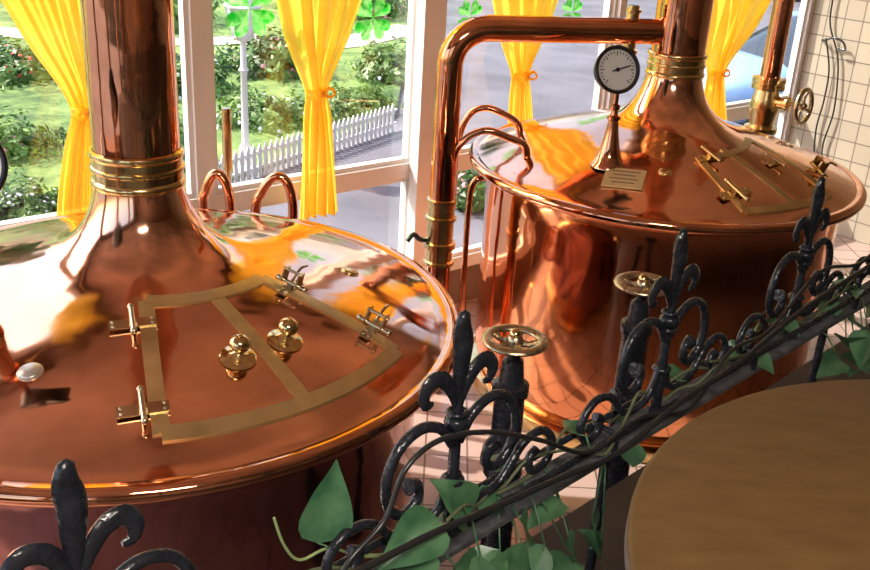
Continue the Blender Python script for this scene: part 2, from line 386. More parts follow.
def gauge(k,bx,by,face,hgt,ds=.88,top=None):
    p=P_dome(k,bx,by,0); b=MB(); e=hgt-.10*ds
    b.lathe([(.080,-.015),(.076,.0),(.066,.01),(.052,.045),(.040,.09),(.029,.15),(.023,.20),(.031,.205),(.031,.219),(.018,.224),(.015,.245),(.022,.25),(.022,.27),(.012,.275),(.012,e),(0,e)],p,36)
    ho=b.build("gauge",COPPERD,k.root,origin=p); ho["label"]="dial gauge on flared copper horn"
    c=p+V((0,0,hgt))+(top or V((0,0,0))); f=face.normalized(); b=MB()
    b.lathe([(r*ds,z*ds) for r,z in [(0,-.06),(.09,-.06),(.10,-.055),(.105,0),(.118,.004),(.120,.018),(.112,.024),(.104,.022),(.100,.012)]],c,48,f); b.build("bezel",BLACKM,ho,origin=c)
    b=MB(); b.lathe([(0,.012*ds),(.1005*ds,.012*ds)],c,48,f); b.build("dial_face",FACEM,ho,origin=c)
    X=f.cross(V((0,0,1))).normalized()*-1; Y=f.cross(X)
    if Y.z<0: Y=-Y
    b=MB()
    for i in range(25):
        a=math.radians(225-270*i/24); d=X*math.cos(a)+Y*math.sin(a); L=.018 if i%4==0 else .009
        b.box(c+f*.0125+d*(.080-L/2),(L,.0035,.001),(d,f.cross(d),f))
    b.build("scale_marks",BLACKM,ho,origin=c,smooth=False)
    b=MB(); d=(X*.85+Y*.25).normalized(); b.box(c+f*.0145+d*.02,(.09,.006,.002),(d,f.cross(d),f)); b.cyl(c+f*.010,c+f*.02,.009,16)
    b.build("needle",BLACKM,ho,origin=c,smooth=False)
gauge(KR,608,163,V((.25,-1,.35)),.43,.88,V((-.02,-.03,0))); gauge(KL,-20,338,V((.15,-1,.35)),.50,.88,V((.03,0,0)))
# branch pipe
PX=V((.01,4.65,0)); zc=1.885; A=V((KR.c.x,KR.c.y,zc)); dirp=(PX+V((0,0,zc))-A).normalized(); E=PX+V((0,0,zc))
pts=[A+dirp*.12,A+dirp*.4,A+dirp*.7,E-dirp*.17]
for i in range(1,9):
    a=i/9*math.pi/2; pts.append(E-dirp*.17+dirp*.17*math.sin(a)-V((0,0,.17*(1-math.cos(a)))))
pts+=[E-V((0,0,.17)),PX+V((0,0,1.1)),PX+V((0,0,.02))]
b=MB(); b.tube(pts,.062,24); br=b.build("branch_pipe",COPPERD,KR.root,origin=E)
b=MB(); z=.82
b.lathe([(.062,z-.1),(.078,z-.1),(.078,z-.085),(.066,z-.08),(.066,z-.02),(.080,z-.015),(.080,z+.015),(.066,z+.02),(.066,z+.13),(.078,z+.135),(.078,z+.15),(.066,z+.155),(.066,z+.22),(.075,z+.225),(.075,z+.24),(.062,z+.245)],PX,32)
b.build("pipe_valve",BRASSD,br,origin=PX+V((0,0,z)))
b=MB(); b.tube(smooth_path([PX+V((-.06,-.03,z+.03)),PX+V((-.10,-.05,z+.04)),PX+V((-.13,-.07,z+.07)),PX+V((-.16,-.09,z+.04))],4),.013,8); b.build("valve_lever",IRON,br,origin=PX+V((0,0,z)))
vc=A+dirp*.26; b=MB(); b.lathe([(.0,.12),(.026,.12),(.026,.105),(.038,.103),(.038,.09),(.030,.085),(.030,-.085),(.042,-.088),(.042,-.105),(.026,-.11),(.020,-.14),(0,-.14)],vc,24); b.build("drain_valve",BRASS,br,origin=vc)
def arc(S,E,zt,sub=8):
    return smooth_path([S,S+V((0,0,(zt-S.z)*.6)),S.lerp(E,.15)+V((0,0,zt-.05-S.lerp(E,.15).z)),V((*(S.lerp(E,.42).xy),zt)),V((*(S.lerp(E,.75).xy),zt-.03)),V((*(S.lerp(E,.95).xy),E.z+.06)),E],sub)
S=PX+V((.04,-.02,1.02)); Ee=P_dome(KR,527,158,0)
b=MB(); b.tube(arc(S,Ee,1.42),.018,14); b.build("bent_tube",COPPERD,KR.root,origin=Ee)
S=V((.07,4.98,.9)); Ee=P_dome(KR,520,136,0)
b=MB(); b.tube(arc(S,Ee,1.45),.018,14); b.build("bent_tube",COPPERD,KR.root,origin=Ee)
q0=KR.c+V((-.975,-.17,0)); b=MB(); b.tube(smooth_path([q0+V((0,0,.0)),q0+V((0,0,.6)),q0+V((0,0,1.0)),q0+V((.02,0,1.12)),q0+V((.07,.01,1.14))],6),.016,12); b.build("side_tube",COPPERD,KR.root)
for lst in (((203,260),(203,215),(206,190),(214,174),(223,178),(229,195),(231,225),(231,260)),((253,265),(255,220),(262,192),(274,177),(286,181),(292,200),(293,225),(293,265))):
    pp=[P_y(x,y,4.16) for x,y in lst]; pp[0].z=.5; pp[-1].z=.5; pp[0].x=pp[1].x; pp[-1].x=pp[-2].x
    pp=[V((pp[0].x*.97-.03,3.84,.42))]+pp+[V((pp[-1].x*.97-.03,3.84,.42))]
    b=MB(); b.tube(smooth_path(pp,6),.022,14)
    b.build("loop_tube",COPPERD,KL.root,origin=pp[4])
tp=P_y(226,108,4.45); b=MB(); b.lathe([(0,0),(.06,0),(.06,.015),(.014,.02),(.014,tp.z-.3),(.022,tp.z-.29),(.022,tp.z),(0,tp.z)],V((tp.x,tp.y,0)),20)
tag(b.build("standpipe",BRASSD,origin=V((tp.x,tp.y,0))),"thin brass standpipe near the window","pipe")

# far copper pipe with valve handwheel
fp=V((1.95,6.05,0)); root=empty("steam_pipe",fp,"vertical copper steam pipe with brass valve and handwheel","pipe")
b=MB(); b.cyl(fp+V((0,0,0.002)),fp+V((0,0,CE)),.060,32); b.build("pipe",COPPERD,root)
zz=1.32; b=MB(); b.lathe([(.06,zz-.16),(.10,zz-.16),(.10,zz-.13),(.07,zz-.125),(.08,zz-.05),(.092,zz),(.08,zz+.05),(.07,zz+.10),(.10,zz+.105),(.10,zz+.13),(.092,zz+.133),(.092,zz+.14),(.10,zz+.143),(.10,zz+.17),(.06,zz+.175)],fp,32)
b.build("valve_body",BRASSD,root,origin=fp+V((0,0,zz)))
ax=V((.72,-.69,.05)).normalized(); vp=fp+V((0,0,zz+.03))
b=MB(); b.lathe([(.035,.05),(.035,.13),(.045,.135),(.045,.15),(.02,.16),(.012,.17),(.012,.25),(0,.25)],vp,20,ax); b.build("valve_stem",BRASSD,root,origin=vp)
def wheel(c,axis,R,r,mt,parent,spokes=4,sq=1.0):
    axis=axis.normalized(); b=MB(); b.torus(c,R,r,axis,48,12,sq); x=axis.orthogonal().normalized(); y=axis.cross(x)
    for i in range(spokes):
        a=2*math.pi*i/spokes+.5; d=x*math.cos(a)+y*math.sin(a); b.tube([c-axis*.006+d*.01,c-axis*.012+d*R*.5,c+d*R],[r*.8,r*.6,r*.6],8)
    b.lathe([(0,-.02),(.022,-.02),(.024,.0),(.018,.012),(.01,.02),(0,.022)],c,20,axis); return b.build("handwheel",mt,parent,origin=c)
wheel(vp+ax*.245,ax,.10,.014,IRONW,root)

# floor-standing valves
for px,py,yw,lab in ((515,340,2.34,"black valve stem with worn brass handwheel beside the railing"),(643,284,2.80,"black valve stem with brass handwheel before the kettle")):
    c=P_y(px,py,yw); o=V((c.x,c.y,0)); root=empty("floor_valve",o,lab,"valve"); root["group"]="floor-standing handwheel valves"
    b=MB(); H=c.z
    b.lathe([(0,0),(.12,0),(.12,.02),(.06,.03),(.046,.06),(.044,H-.42),(.055,H-.41),(.055,H-.38),(.044,H-.37),(.042,H-.17),(.05,H-.16),(.05,H-.13),(.034,H-.12),(.028,H-.06),(.016,H-.05),(.014,H-.01),(0,H-.01)],o,28)
    b.build("stem",IRON,root); wheel(c,V((0,0,1)),.074,.0155,IRONW,root,5,.6)
    b=MB(); b.sphere(c+V((0,0,.016)),.017,16); b.build("hub_nut",BRASS,root,origin=c)

# ------------------------------------------------------------------ curtains
def curtain(keys,label,seed,zt=3.25,off=-.20):
    rnd=random.Random(seed); K2=[]
    for py,px,w in keys:
        tl,z=P_wall(px-w/2,py,off); tr,_=P_wall(px+w/2,py,off); K2.append((z,(tl+tr)/2,tr-tl))
    z0,t0,w0=K2[0]; slope=(K2[0][2]-K2[1][2])/(K2[0][0]-K2[1][0])
    K2=[(zt,t0+(t0-K2[1][1])*.6,w0+slope*.7*(zt-z0))]+K2
    zk=min(range(len(K2)),key=lambda i:K2[i][2]); knot=K2[zk]
    zs=np.linspace(K2[0][0],K2[-1][0],110); kz=[k[0] for k in K2][::-1]; kt=[k[1] for k in K2][::-1]; kw=[k[2] for k in K2][::-1]
    def ev(z,arr):
        return float(sum(np.interp(z+d,kz,arr) for d in (-.04,-.02,0,.02,.04))/5)
    nu=130; b=MB(); vs=[];fs=[]
    ph=[rnd.uniform(0,6.28) for _ in range(3)]
    for z in zs:
        t=ev(z,kt); w=ev(z,kw)
        for j in range(nu+1):
            u=j/nu; amp=min(.07,.014+.075*w); uw=u+.05*noise.noise(V((u*3,z*.9,seed)))
            f=math.sin(2*math.pi*4.3*uw+ph[0]+1.4*math.sin(z*1.6+ph[1]))+.5*math.sin(2*math.pi*9*uw+ph[2]+z*2.2)+.5*noise.noise(V((u*9,z*1.5,seed*3)))
            env=math.sin(math.pi*min(max(u,.02),.98))**.35
            p=TN(t+(u-.5)*w,off+amp*f*env*.7+.012*math.sin(z*5+u*9),z); vs.append(p)
    for i in range(len(zs)-1):
        for j in range(nu):
            q=i*(nu+1)+j; fs.append((q,q+1,q+nu+2,q+nu+1))
    b.add(vs,fs); o=TN(knot[1],off,K2[-1][0]); c=b.build("curtain",CURT,origin=o,sharp=180,recalc=False)
    tag(c,label,"curtain",group="yellow tied-back window curtains")
    b=MB(); kc=TN(knot[1],off,knot[0]); b.lathe([(.046,-.02),(.054,-.014),(.052,0),(.054,.014),(.046,.02)],kc,24)
    b.build("tie_band",CURT,c,origin=kc)
    for sgn in (-1,1):
        b=MB(); b.tube(smooth_path([kc-WN*.05,kc-WN*.065+WD*.035*sgn+V((0,0,.03)),kc-WN*.07+WD*.06*sgn+V((0,0,-.0)),kc-WN*.068+WD*.03*sgn+V((0,0,-.015)),kc-WN*.05],5),.010,8,.6)
        b.build("bow_loop",CURT,c,origin=kc)
curtain([(-40,30,118),(0,46,90),(50,64,64),(86,79,38),(112,84,19),(144,81,30),(190,77,36),(222,75,38)],"yellow curtain swept aside and gathered with a tied band",1)
curtain([(-40,322,110),(0,320,88),(40,318,64),(72,317,36),(93,317,18),(116,318,27),(170,319,34),(220,319,40)],"long yellow curtain tied at the middle, reaching transom",2)
curtain([(-40,527,76),(0,526,64),(35,523,46),(62,521,24),(76,521,14),(95,521,20),(125,521,26),(150,521,28)],"yellow curtain tied at the middle behind the copper pipe",3)
curtain([(-40,748,80),(0,740,66),(35,729,46),(60,719,25),(74,716,15),(95,714,21),(125,713,26),(150,713,28)],"yellow curtain tied at the middle behind the far kettle",4)
b=MB(); b.cyl(TN(T0+.1,-.2,3.28),TN(T1-.05,-.2,3.28),.015,12)
cr_=tag(b.build("curtain_rod",BRASSD,origin=TN(0,-.2,3.28)),"long brass curtain rod above windows","curtain rod")
for t in (T0+.4,0.2,3.0,5.8):
    b=MB(); b.cyl(TN(t,-.2,3.28),TN(t,-.03,3.38),.01,8); b.build("bracket",BRASSD,cr_,origin=TN(t,-.2,3.28))

def ornament(px,py,R):
    t,z=P_wall(px,py,-.055); c=TN(t,-.055,z); b=MB()
    for i in range(4):
        a0=math.pi/4+i*math.pi/2; vs=[c+(WD*math.cos(a0)+V((0,0,1))*math.sin(a0))*R*.5-WN*.025]; n=28; ring=[]
        for k in range(n):
            th=2*math.pi*k/n; x=16*math.sin(th)**3/17; y=(13*math.cos(th)-5*math.cos(2*th)-2*math.cos(3*th)-math.cos(4*th))/17
            la=(y+1)*.5*R; lb=x*.42*R
            ring.append(c+(WD*math.cos(a0)+V((0,0,1))*math.sin(a0))*la+(WD*-math.sin(a0)+V((0,0,1))*math.cos(a0))*lb)
        vs+=ring; b.add(vs,[(0,1+k,1+(k+1)%n) for k in range(n)])
    o=b.build("window_ornament",GRN,origin=c,recalc=False); tag(o,"green translucent clover ornament stuck on the window","window ornament",group="green clover window ornaments")
for px,py,R in ((250,8,.17),(373,18,.145),(470,16,.11),(572,12,.11)): ornament(px,py,R)

# ------------------------------------------------------------------ outside
GZ=-.3
def G(px,py): return P_plane(px,py,GZ)
b=MB(); b.add([(-60,-10,GZ),(60,-10,GZ),(60,90,GZ),(-60,90,GZ)],[(0,1,2,3)])
struct(b.build("ground",ASPH,smooth=False),"grey asphalt courtyard in bright sun","ground")
lp=[G(395,118),G(222,186),G(120,225),G(-150,300)]; far=[V((-30,6,GZ)),V((-30,60,GZ)),V((-2,60,GZ)),G(425,-30)]
b=MB(); b.prism([(p.x,p.y) for p in lp+far],GZ+.002,GZ+.05); struct(b.build("ground_lawn",GRASS,smooth=False),"sunlit garden lawn","lawn")
pa=[G(-60,30),G(120,44),G(260,44),G(330,48),G(415,30)]; b=MB(); vs=[];sp=smooth_path(pa,8)
for i,p in enumerate(sp):
    d=(sp[min(i+1,len(sp)-1)]-sp[max(i-1,0)]).normalized(); s=V((-d.y,d.x,0))*.4; vs+=[p+s+V((0,0,.06)),p-s+V((0,0,.06))]
b.add(vs,[(2*i,2*i+1,2*i+3,2*i+2) for i in range(len(sp)-1)]); struct(b.build("ground_path",mat("path_gravel",(.42,.35,.31),0,.9,.1,4),smooth=False),"pale garden path","path")
fa,fb=G(212,192),G(396,130); L=(fb-fa).length; fd=(fb-fa)/L; fn=V((-fd.y,fd.x,0)); root=empty("picket_fence",fa,"low white wooden picket fence edging the lawn","fence")
for z in (.09,.24):
    b=MB(); b.box(fa+fd*L/2+V((0,0,z)),(L,.02,.026),(fd,fn,V((0,0,1)))); b.build("rail",WHITE,root,smooth=False)
n=int(L/.085); first=None
for i in range(n):
    p=fa+fd*(.05+i*.085)-fn*.018
    if first is None:
        b=MB(); w=.024; prof=[(-w,0),(w,0),(w,.28),(0,.33),(-w,.28)]
        vs=[p+fd*x+V((0,0,z))-fn*.008 for x,z in prof]+[p+fd*x+V((0,0,z))+fn*.008 for x,z in prof]
        b.add(vs,[(0,1,2,3,4),(9,8,7,6,5)]+[(k,(k+1)%5,5+(k+1)%5,5+k) for k in range(5)])
        first=b.build("picket",WHITE,root,origin=p,smooth=False)
    else:
        c=first.copy(); c.parent=root; c.location=p-fa; bpy.context.scene.collection.objects.link(c)
def bush(px,py,sx,sz,seed,label,m=BUSHM,fl=None,nl=1500,ls=.07,nf=60,asp=1.0):
    rnd=random.Random(seed); o=G(px,py); root=empty("bush",o,label,"bush"); b=MB()
    def rp(k=1.0):
        while True:
            d=V((rnd.gauss(0,1),rnd.gauss(0,1),rnd.gauss(0,1))); 
            if d.length>.01: break
        d.normalize(); d.z=abs(d.z); r=(.68+.75*noise.noise(d*2.8+V((seed,0,0)))+rnd.uniform(-.25,.18))*k
        return o+WD*(WD.dot(d)*sx*r*asp)+WN*(WN.dot(d)*sx*r)+V((0,0,.04+d.z*sz*r)),d
    vs=[];fs=[]
    for i in range(nl):
        c,d=rp(); n=(d+V((rnd.uniform(-.7,.7),rnd.uniform(-.7,.7),rnd.uniform(-.2,.9)))).normalized(); x=n.orthogonal().normalized(); x.rotate(Matrix.Rotation(rnd.uniform(0,6.28),3,n)); y=n.cross(x); s=ls*rnd.uniform(.5,1.4)
        k=len(vs); vs+=[c-x*s,c-y*s*.45,c+x*s,c+y*s*.45]; fs.append((k,k+1,k+2,k+3))
    b.add(vs,fs); f=b.build("foliage",m,root,recalc=False,smooth=False); f["kind"]="stuff"
    b=MB()
    for i in range(5):
        a=i*1.26; b.tube([o,o+V((math.cos(a)*sx*.4,math.sin(a)*sx*.4,sz*.55))],[.025,.01],6)
    b.build("branches",BARK,root)
    if fl:
        b=MB()
        for i in range(nf):
            c,d=rp(1.04); s=ls*.55; n=d; x=n.orthogonal().normalized(); y=n.cross(x); vs=[c+n*s*.3]+[c+(x*math.cos(a)+y*math.sin(a))*s+n*s*.1*(j%2) for j,a in enumerate([k*math.pi/4 for k in range(8)])]
            b.add(vs,[(0,1+k,1+(k+1)%8) for k in range(8)])
        g=b.build("flowers",fl,root,recalc=False,smooth=False); g["kind"]="stuff"
bush(18,78,.95,.45,1,"low bush covered with red flowers",BUSHM,FLR,2900,.05,130,1.3)
bush(-160,90,1.0,.7,11,"dense leafy green garden bush",BUSHM,None,1300)
bush(-5,158,.6,.32,2,"low dark green garden bush",BUSHM,FLO,2400,.038,50,1.3)
bush(28,220,.5,.28,3,"low bush with small white flowers",BUSHM,FLW,2600,.03,110,1.3)
bush(-60,235,.45,.45,12,"leafy green bush near the window",BUSHM,None,1200,.06)
bush(112,186,.5,.32,4,"light green bush with white blossoms",BUSHL,FLW,2400,.035,80)
bush(170,168,.42,.55,5,"leafy green shrub beside the lamp post",BUSHM,FLO,2200,.035,40)
bush(272,126,.6,.34,6,"rounded light green shrub",BUSHL,FLW,2600,.042,60,1.25)
bush(190,95,.65,.5,7,"dark green shrub on the lawn",BUSHM,FLW,2300,.048,60,1.2)
bush(276,74,.85,.6,8,"tall shrub with mixed pink flowers",BUSHM,FLO,2800,.055,80)
bush(350,113,.55,.28,9,"light green shrub behind the fence",BUSHL,None,2200,.042,50,1.3)
bush(392,82,.65,.5,10,"round green shrub at the lawn edge",BUSHL,FLW,2400,.048,60)
bush(150,28,1.2,1.0,13,"large green shrub by the path",BUSHL,None,2100,.08)
bush(352,16,1.2,.75,14,"wide shrub with pink flowers",BUSHM,FLO,2700,.07,100,1.2)
bush(50,-8,1.7,1.1,16,"large dark shrub behind the lawn",BUSHM,None,2600,.10,50,1.2)
bush(250,-8,1.1,1.0,17,"large dark shrub behind the path",BUSHM,FLW,2100,.08,60)
bush(472,205,.35,.45,15,"small leafy shrub outside the glazing",BUSHM,FLO,1200,.05,30)
# lamp post
o=G(246,172); root=empty("lamp_post",o,"white ornate garden lamp post with glass lantern","lamp post")
top=P_gen(232,40,o,V((0,1,0))).z
b=MB(); b.lathe([(0,0),(.12,0),(.12,.05),(.07,.09),(.06,.25),(.035,.3),(.03,top-o.z-.3),(.05,top-o.z-.27),(.03,top-o.z-.24),(.028,top-o.z),(0,top-o.z)],o,20); b.build("post",WHITE,root)
b=MB(); lc=V((o.x,o.y,top)); b.lathe([(0,0),(.06,0),(.09,.03),(.09,.04)],lc,6); b.lathe([(.17,.30),(.18,.31),(.10,.40),(.03,.46),(.02,.52),(0,.53)],lc,6)
for i in range(6):
    a=i*math.pi/3; b.tube([lc+V((.085*math.cos(a),.085*math.sin(a),.03)),lc+V((.165*math.cos(a),.165*math.sin(a),.31))],.008,6)
b.build("lantern_frame",WHITE,root,origin=lc)
b=MB(); b.lathe([(.078,.04),(.155,.30)],lc,6); b.build("lantern_glass",mat("lantern_glass",(.8,.82,.85),0,.3,.05,3),root,origin=lc)
def car(px,py,ang,m,label):
    o=G(px,py); root=empty("car",o,label,"car"); c,s=math.cos(ang),math.sin(ang); X=V((c,s,0));Y=V((-s,c,0));Z=V((0,0,1))
    def loft(secs,mt,name):
        b=MB(); vs=[];fs=[];m_=12
        for x,zl,zh,w,tp in secs:
            for k in range(m_):
                a=2*math.pi*(k+.5)/m_; cx=math.copysign(abs(math.cos(a))**.45,math.cos(a)); sz=math.copysign(abs(math.sin(a))**.45,math.sin(a))
                z=(zl+zh)/2+(zh-zl)/2*sz; ww=w*(1-(1-tp)*(sz+1)/2); vs.append(o+X*x+Y*cx*ww+Z*z)
        n=len(secs)
        for i in range(n-1):
            for k in range(m_): fs.append((i*m_+k,i*m_+(k+1)%m_,(i+1)*m_+(k+1)%m_,(i+1)*m_+k))
        fs+=[tuple(range(m_))[::-1],tuple((n-1)*m_+k for k in range(m_))]
        b.add(vs,fs); return b.build(name,mt,root,sharp=50)
    loft([(-2.1,.4,.62,.72,.95),(-2.0,.28,.78,.82,.93),(-1.3,.22,.9,.86,.92),(-.6,.2,.94,.87,.92),(.6,.2,.94,.87,.92),(1.5,.22,.98,.86,.9),(2.0,.28,.95,.82,.9),(2.08,.4,.8,.75,.92)],m,"car_body")
    loft([(-1.0,.86,.9,.76,.95),(-.3,.88,1.36,.76,.8),(.5,.88,1.42,.77,.8),(1.3,.88,1.36,.76,.8),(1.85,.88,.95,.72,.9)],CARG,"car_windows")
    loft([(-.25,1.34,1.40,.62,.85),(.5,1.40,1.46,.63,.85),(1.3,1.34,1.40,.62,.85)],m,"car_roof")
    for x in (-1.3,1.3):
        for y in (-1,1):
            b=MB(); cc=o+X*x+Y*.78*y+Z*.305; b.lathe([(.0,-.1),(.28,-.1),(.305,-.06),(.305,.06),(.28,.1),(.2,.1),(.19,.08),(0,.07)],cc,24,Y*y); w=b.build("wheel",RUBBER,root,origin=cc)
            b=MB(); b.lathe([(0,.1),(.04,.1),(.17,.085),(.19,.095)],cc,12,Y*y); b.build("hubcap",STEEL,w,origin=cc)
car(812,128,.35,CARB,"pale blue hatchback car parked in the courtyard")
car(820,-2,.3,CARD,"dark parked car at the courtyard edge")
def tree(x,y,h,seed):
    rnd=random.Random(seed); o=V((x,y,GZ)); root=empty("tree",o,"tall leafy tree beyond the courtyard","tree"); root["group"]="trees beyond the courtyard"; b=MB()
    b.tube(smooth_path([o,o+V((.1,.1,h*.25)),o+V((-.1,.2,h*.55)),o+V((0,0,h*.8))],4),[.35-.3*i/12 for i in range(13)],10)
    for i in range(6):
        a=rnd.uniform(0,6.28); b.tube([o+V((0,0,h*.4)),o+V((math.cos(a)*h*.25,math.sin(a)*h*.25,h*rnd.uniform(.55,.8)))],[.14,.04],6)
    b.build("trunk",BARK,root); b=MB(); vs=[];fs=[]; cs=[(V((rnd.uniform(-.18,.18)*h,rnd.uniform(-.18,.18)*h,rnd.uniform(.4,.85)*h)),rnd.uniform(.12,.18)*h) for _ in range(9)]
    for i in range(3200):
        c0,r=rnd.choice(cs); d=V((rnd.gauss(0,1),rnd.gauss(0,1),rnd.gauss(0,1))).normalized(); c=o+c0+d*r*rnd.uniform(.6,1.05)
        x_=d.orthogonal().normalized(); x_.rotate(Matrix.Rotation(rnd.uniform(0,6.28),3,d)); y_=(d.cross(x_)+d*rnd.uniform(-.5,.5)).normalized(); s=.26*rnd.uniform(.6,1.4)
        k=len(vs); vs+=[c-x_*s,c-y_*s*.6,c+x_*s,c+y_*s*.6]; fs.append((k,k+1,k+2,k+3))
    b.add(vs,fs); f=b.build("foliage",TREEM,root,recalc=False,smooth=False); f["kind"]="stuff"
for i,(x,y,h) in enumerate(((-24,17,9),(-16,27,9),(-5,33,10),(5,36,9),(15,38,10),(26,34,10))): tree(x,y,h,20+i)

# ------------------------------------------------------------------ gallery: ledge, railing, ivy, table
s0,s1=-2.2,3.1; ZB=1.44
RAX=(RD,RN,V((0,0,1)))
b=MB(); b.box(RAIL((s0+s1)/2,1.394,-.008),(s1-s0,.075,.012),RAX); b.box(RAIL((s0+s1)/2,1.372,-.008),(s1-s0,.022,.032),RAX)
struct(b.build("trim_3",DUST,smooth=False),"dusty dark ledge along the gallery edge","ledge")
root=empty("railing",RAIL(0,1.40),"black wrought-iron railing with fleur finials and scrolls","railing")
for o_ in (-.04,.025):
    b=MB(); b.tube([RAIL(s0,ZB,o_),RAIL(s1,ZB,o_)],.008,12); b.build("rail",IRON,root,origin=RAIL(0,ZB,o_))
for i in range(9):
    s=s0+.2+i*.62; b=MB(); b.tube(smooth_path([RAIL(s,1.40,-.04),RAIL(s,ZB,-.04),RAIL(s,ZB+.008,-.01),RAIL(s,ZB,.025),RAIL(s,1.40,.025)],4),.007,8); b.build("bracket",IRON,root,origin=RAIL(s,ZB))
for i in range(5):
    s=s0+.5+i*1.1; b=MB(); b.tube(smooth_path([RAIL(s,1.0,-.01),RAIL(s,1.2,-.01),RAIL(s,1.355,-.01)],3),.012,10); b.build("baluster",IRON,root,origin=RAIL(s,1.0,-.01))
def fin(root,s):
    o=RAIL(s,ZB-.04); W=lambda a,z,t=0: o+RD*a+V((0,0,z))+RN*t
    b=MB(); b.tube([W(0,0),W(0,.1),W(0,.30)],[.014,.012,.010],12)
    b.sphere(W(0,.245),.024,16,None,.7); b.torus(W(0,.225),.018,.006); b.torus(W(0,.265),.016,.005); b.torus(W(0,.12),.016,.007)
    b.tube(smooth_path([W(0,.29),W(0,.34),W(.003,.40),W(-.002,.435),W(.002,.468)],5),[.008+.0135*math.sin(math.pi*min(1,(i/20)**1.2))for i in range(20)]+[.003],12,.7)
    for e in (-1,1):
        pp=smooth_path([W(0,.275),W(.018*e,.315),W(.042*e,.345),W(.07*e,.352),W(.088*e,.33),W(.082*e,.308),W(.066*e,.306)],5); n=len(pp)
        b.tube(pp,[.005+.011*math.sin(math.pi*min(1,.12+i/n*.9)) for i in range(n)],10,.6)
        pp=smooth_path([W(.008*e,.20),W(.04*e,.245),W(.09*e,.265),W(.142*e,.245),W(.17*e,.19),W(.162*e,.13),W(.125*e,.10),W(.092*e,.118),W(.094*e,.148),W(.116*e,.155)],6); n=len(pp)
        b.tube(pp,[.0104]*(n-8)+[.0104+.001*i for i in range(8)],10)
        pp=smooth_path([W(.01*e,.13),W(.035*e,.07),W(.08*e,.045),W(.14*e,.055),W(.2*e,.115),W(.26*e,.125),W(.30*e,.085),W(.285*e,.04),W(.24*e,.035),W(.228*e,.07),W(.25*e,.085)],6)
        b.tube(pp,.0094,10)
    return b.build("finial",IRON,root,origin=o)
for s in (-1.41,-.725,0,.70,1.375,2.05): fin(root,s)

for lab,oo,rr,cpts in (("black cable strung along the wrought-iron railing",-.09,.0065,[(900,250),(866,268),(800,312),(740,362),(680,402),(620,452),(560,478),(500,505),(440,530),(380,560),(300,600)]),
    ("loose dark cable looping over the iron scrolls",-.06,.005,[(900,222),(862,262),(820,272),(770,330),(730,352),(690,408),(640,418),(590,452),(540,440),(490,432),(440,440),(405,470),(385,520),(350,560),(330,600)])):
    b=MB(); b.tube(smooth_path([P_rail(x,y,oo) for x,y in cpts],6),rr,10); tag(b.build("cable",BLACKM,origin=P_rail(*cpts[4],oo)),lab,"cable")
# ivy
def leafgeo(b,c,dirv,nrm,L,wd=.40,curl=.25):
    dirv=dirv.normalized(); y=nrm.cross(dirv).normalized(); nrm=dirv.cross(y); n=10; vs=[];fs=[]
    for i in range(n+1):
        t=i/n; w=L*wd*(math.sin(math.pi*t**.62))**.9*(1-.25*t) if 0<t<1 else .001
        mid=c+dirv*L*t+nrm*(-curl*L*t*t); rp=.012*L*math.sin(t*17)
        vs+=[mid+y*w+nrm*(w*.35+rp),mid+y*w*.5+nrm*w*.16,mid-nrm*w*.04,mid-y*w*.5+nrm*w*.16,mid-y*w+nrm*(w*.35-rp)]
    for i in range(n):
        for j in range(4): q=i*5+j; fs.append((q,q+1,q+6,q+5))
    b.add(vs,fs)
rnd=random.Random(5)
LEAVES=[(470,515,-30,-40,.13,-.03),(440,520,-50,40,.14,-.06),(500,550,-40,60,.13,-.06),(565,545,40,30,.12,-.09),(592,520,20,50,.12,-.08),(628,412,6,50,.11,.05),(634,440,-5,50,.10,.05),(846,338,30,20,.14,-.04),(848,320,40,-10,.14,0),(856,352,30,40,.14,-.06),(866,300,20,30,.13,0),(545,545,-20,40,.12,-.09),(430,545,-30,30,.13,-.05),(455,565,40,30,.13,-.09),(780,322,-30,30,.08,.05),(575,560,-30,20,.12,-.10),(862,372,-30,-14,.13,-.08),(600,560,-10,-40,.12,-.10),(530,570,-40,-10,.13,-.10),(835,300,-20,30,.10,.0),(840,360,-30,20,.12,-.07),(868,330,-14,40,.13,-.08),(560,500,-34,24,.10,-.05),(520,520,30,36,.11,-.07),(480,555,-10,40,.13,-.09)]
vines=[]
for vi,(sa,sb,off,zb) in enumerate(((-.45,1.0,-.02,1.45),(-.1,1.9,.02,1.43),(.9,2.8,.0,1.46))):
    n=26; pts=[RAIL(sa+(sb-sa)*i/n,zb+.024*math.sin(i*1.1+vi)+rnd.uniform(-.012,.02),off+.025*math.sin(i*.7+vi*2)) for i in range(n+1)]
    b=MB(); b.tube(smooth_path(pts,4),.0034,8); v=b.build("ivy_vine",STEM,origin=pts[0]); tag(v,"trailing green ivy vine wound through the iron railing","ivy vine",group="ivy vines on the railing")
    vines.append((v,pts))
def addleaf(c,dv,L,v=None,nrm=None,wd=.40,curl=.25):
    if v is None: v=min(vines,key=lambda q:min((p-c).length for p in q[1]))[0]
    tocam=(CAM-c).normalized()
    if nrm is None: nrm=(V((0,0,1))*.7+tocam*.6+V((rnd.uniform(-.4,.4),rnd.uniform(-.4,.4),0))).normalized()
    pts=[p for q in vines if q[0] is v for p in q[1]]; near=min(pts,key=lambda p:(p-c).length)
    b=MB(); leafgeo(b,c,dv,nrm,L,wd,curl)
    mid=near.lerp(c,.5)+V((0,0,.02)); b.tube([near,mid,c,c+dv.normalized()*L*.1],[.0022]*3+[.001],5)
    b.build("leaf",IVYM,v,origin=c,sharp=180,recalc=False)
c=P_rail(318,543,.03); e=P_rail(338,462,.03); addleaf(c,e-c,(e-c).length,vines[0][0],(CAM-c).normalized()+V((.4,0,.2)),.34,.06)
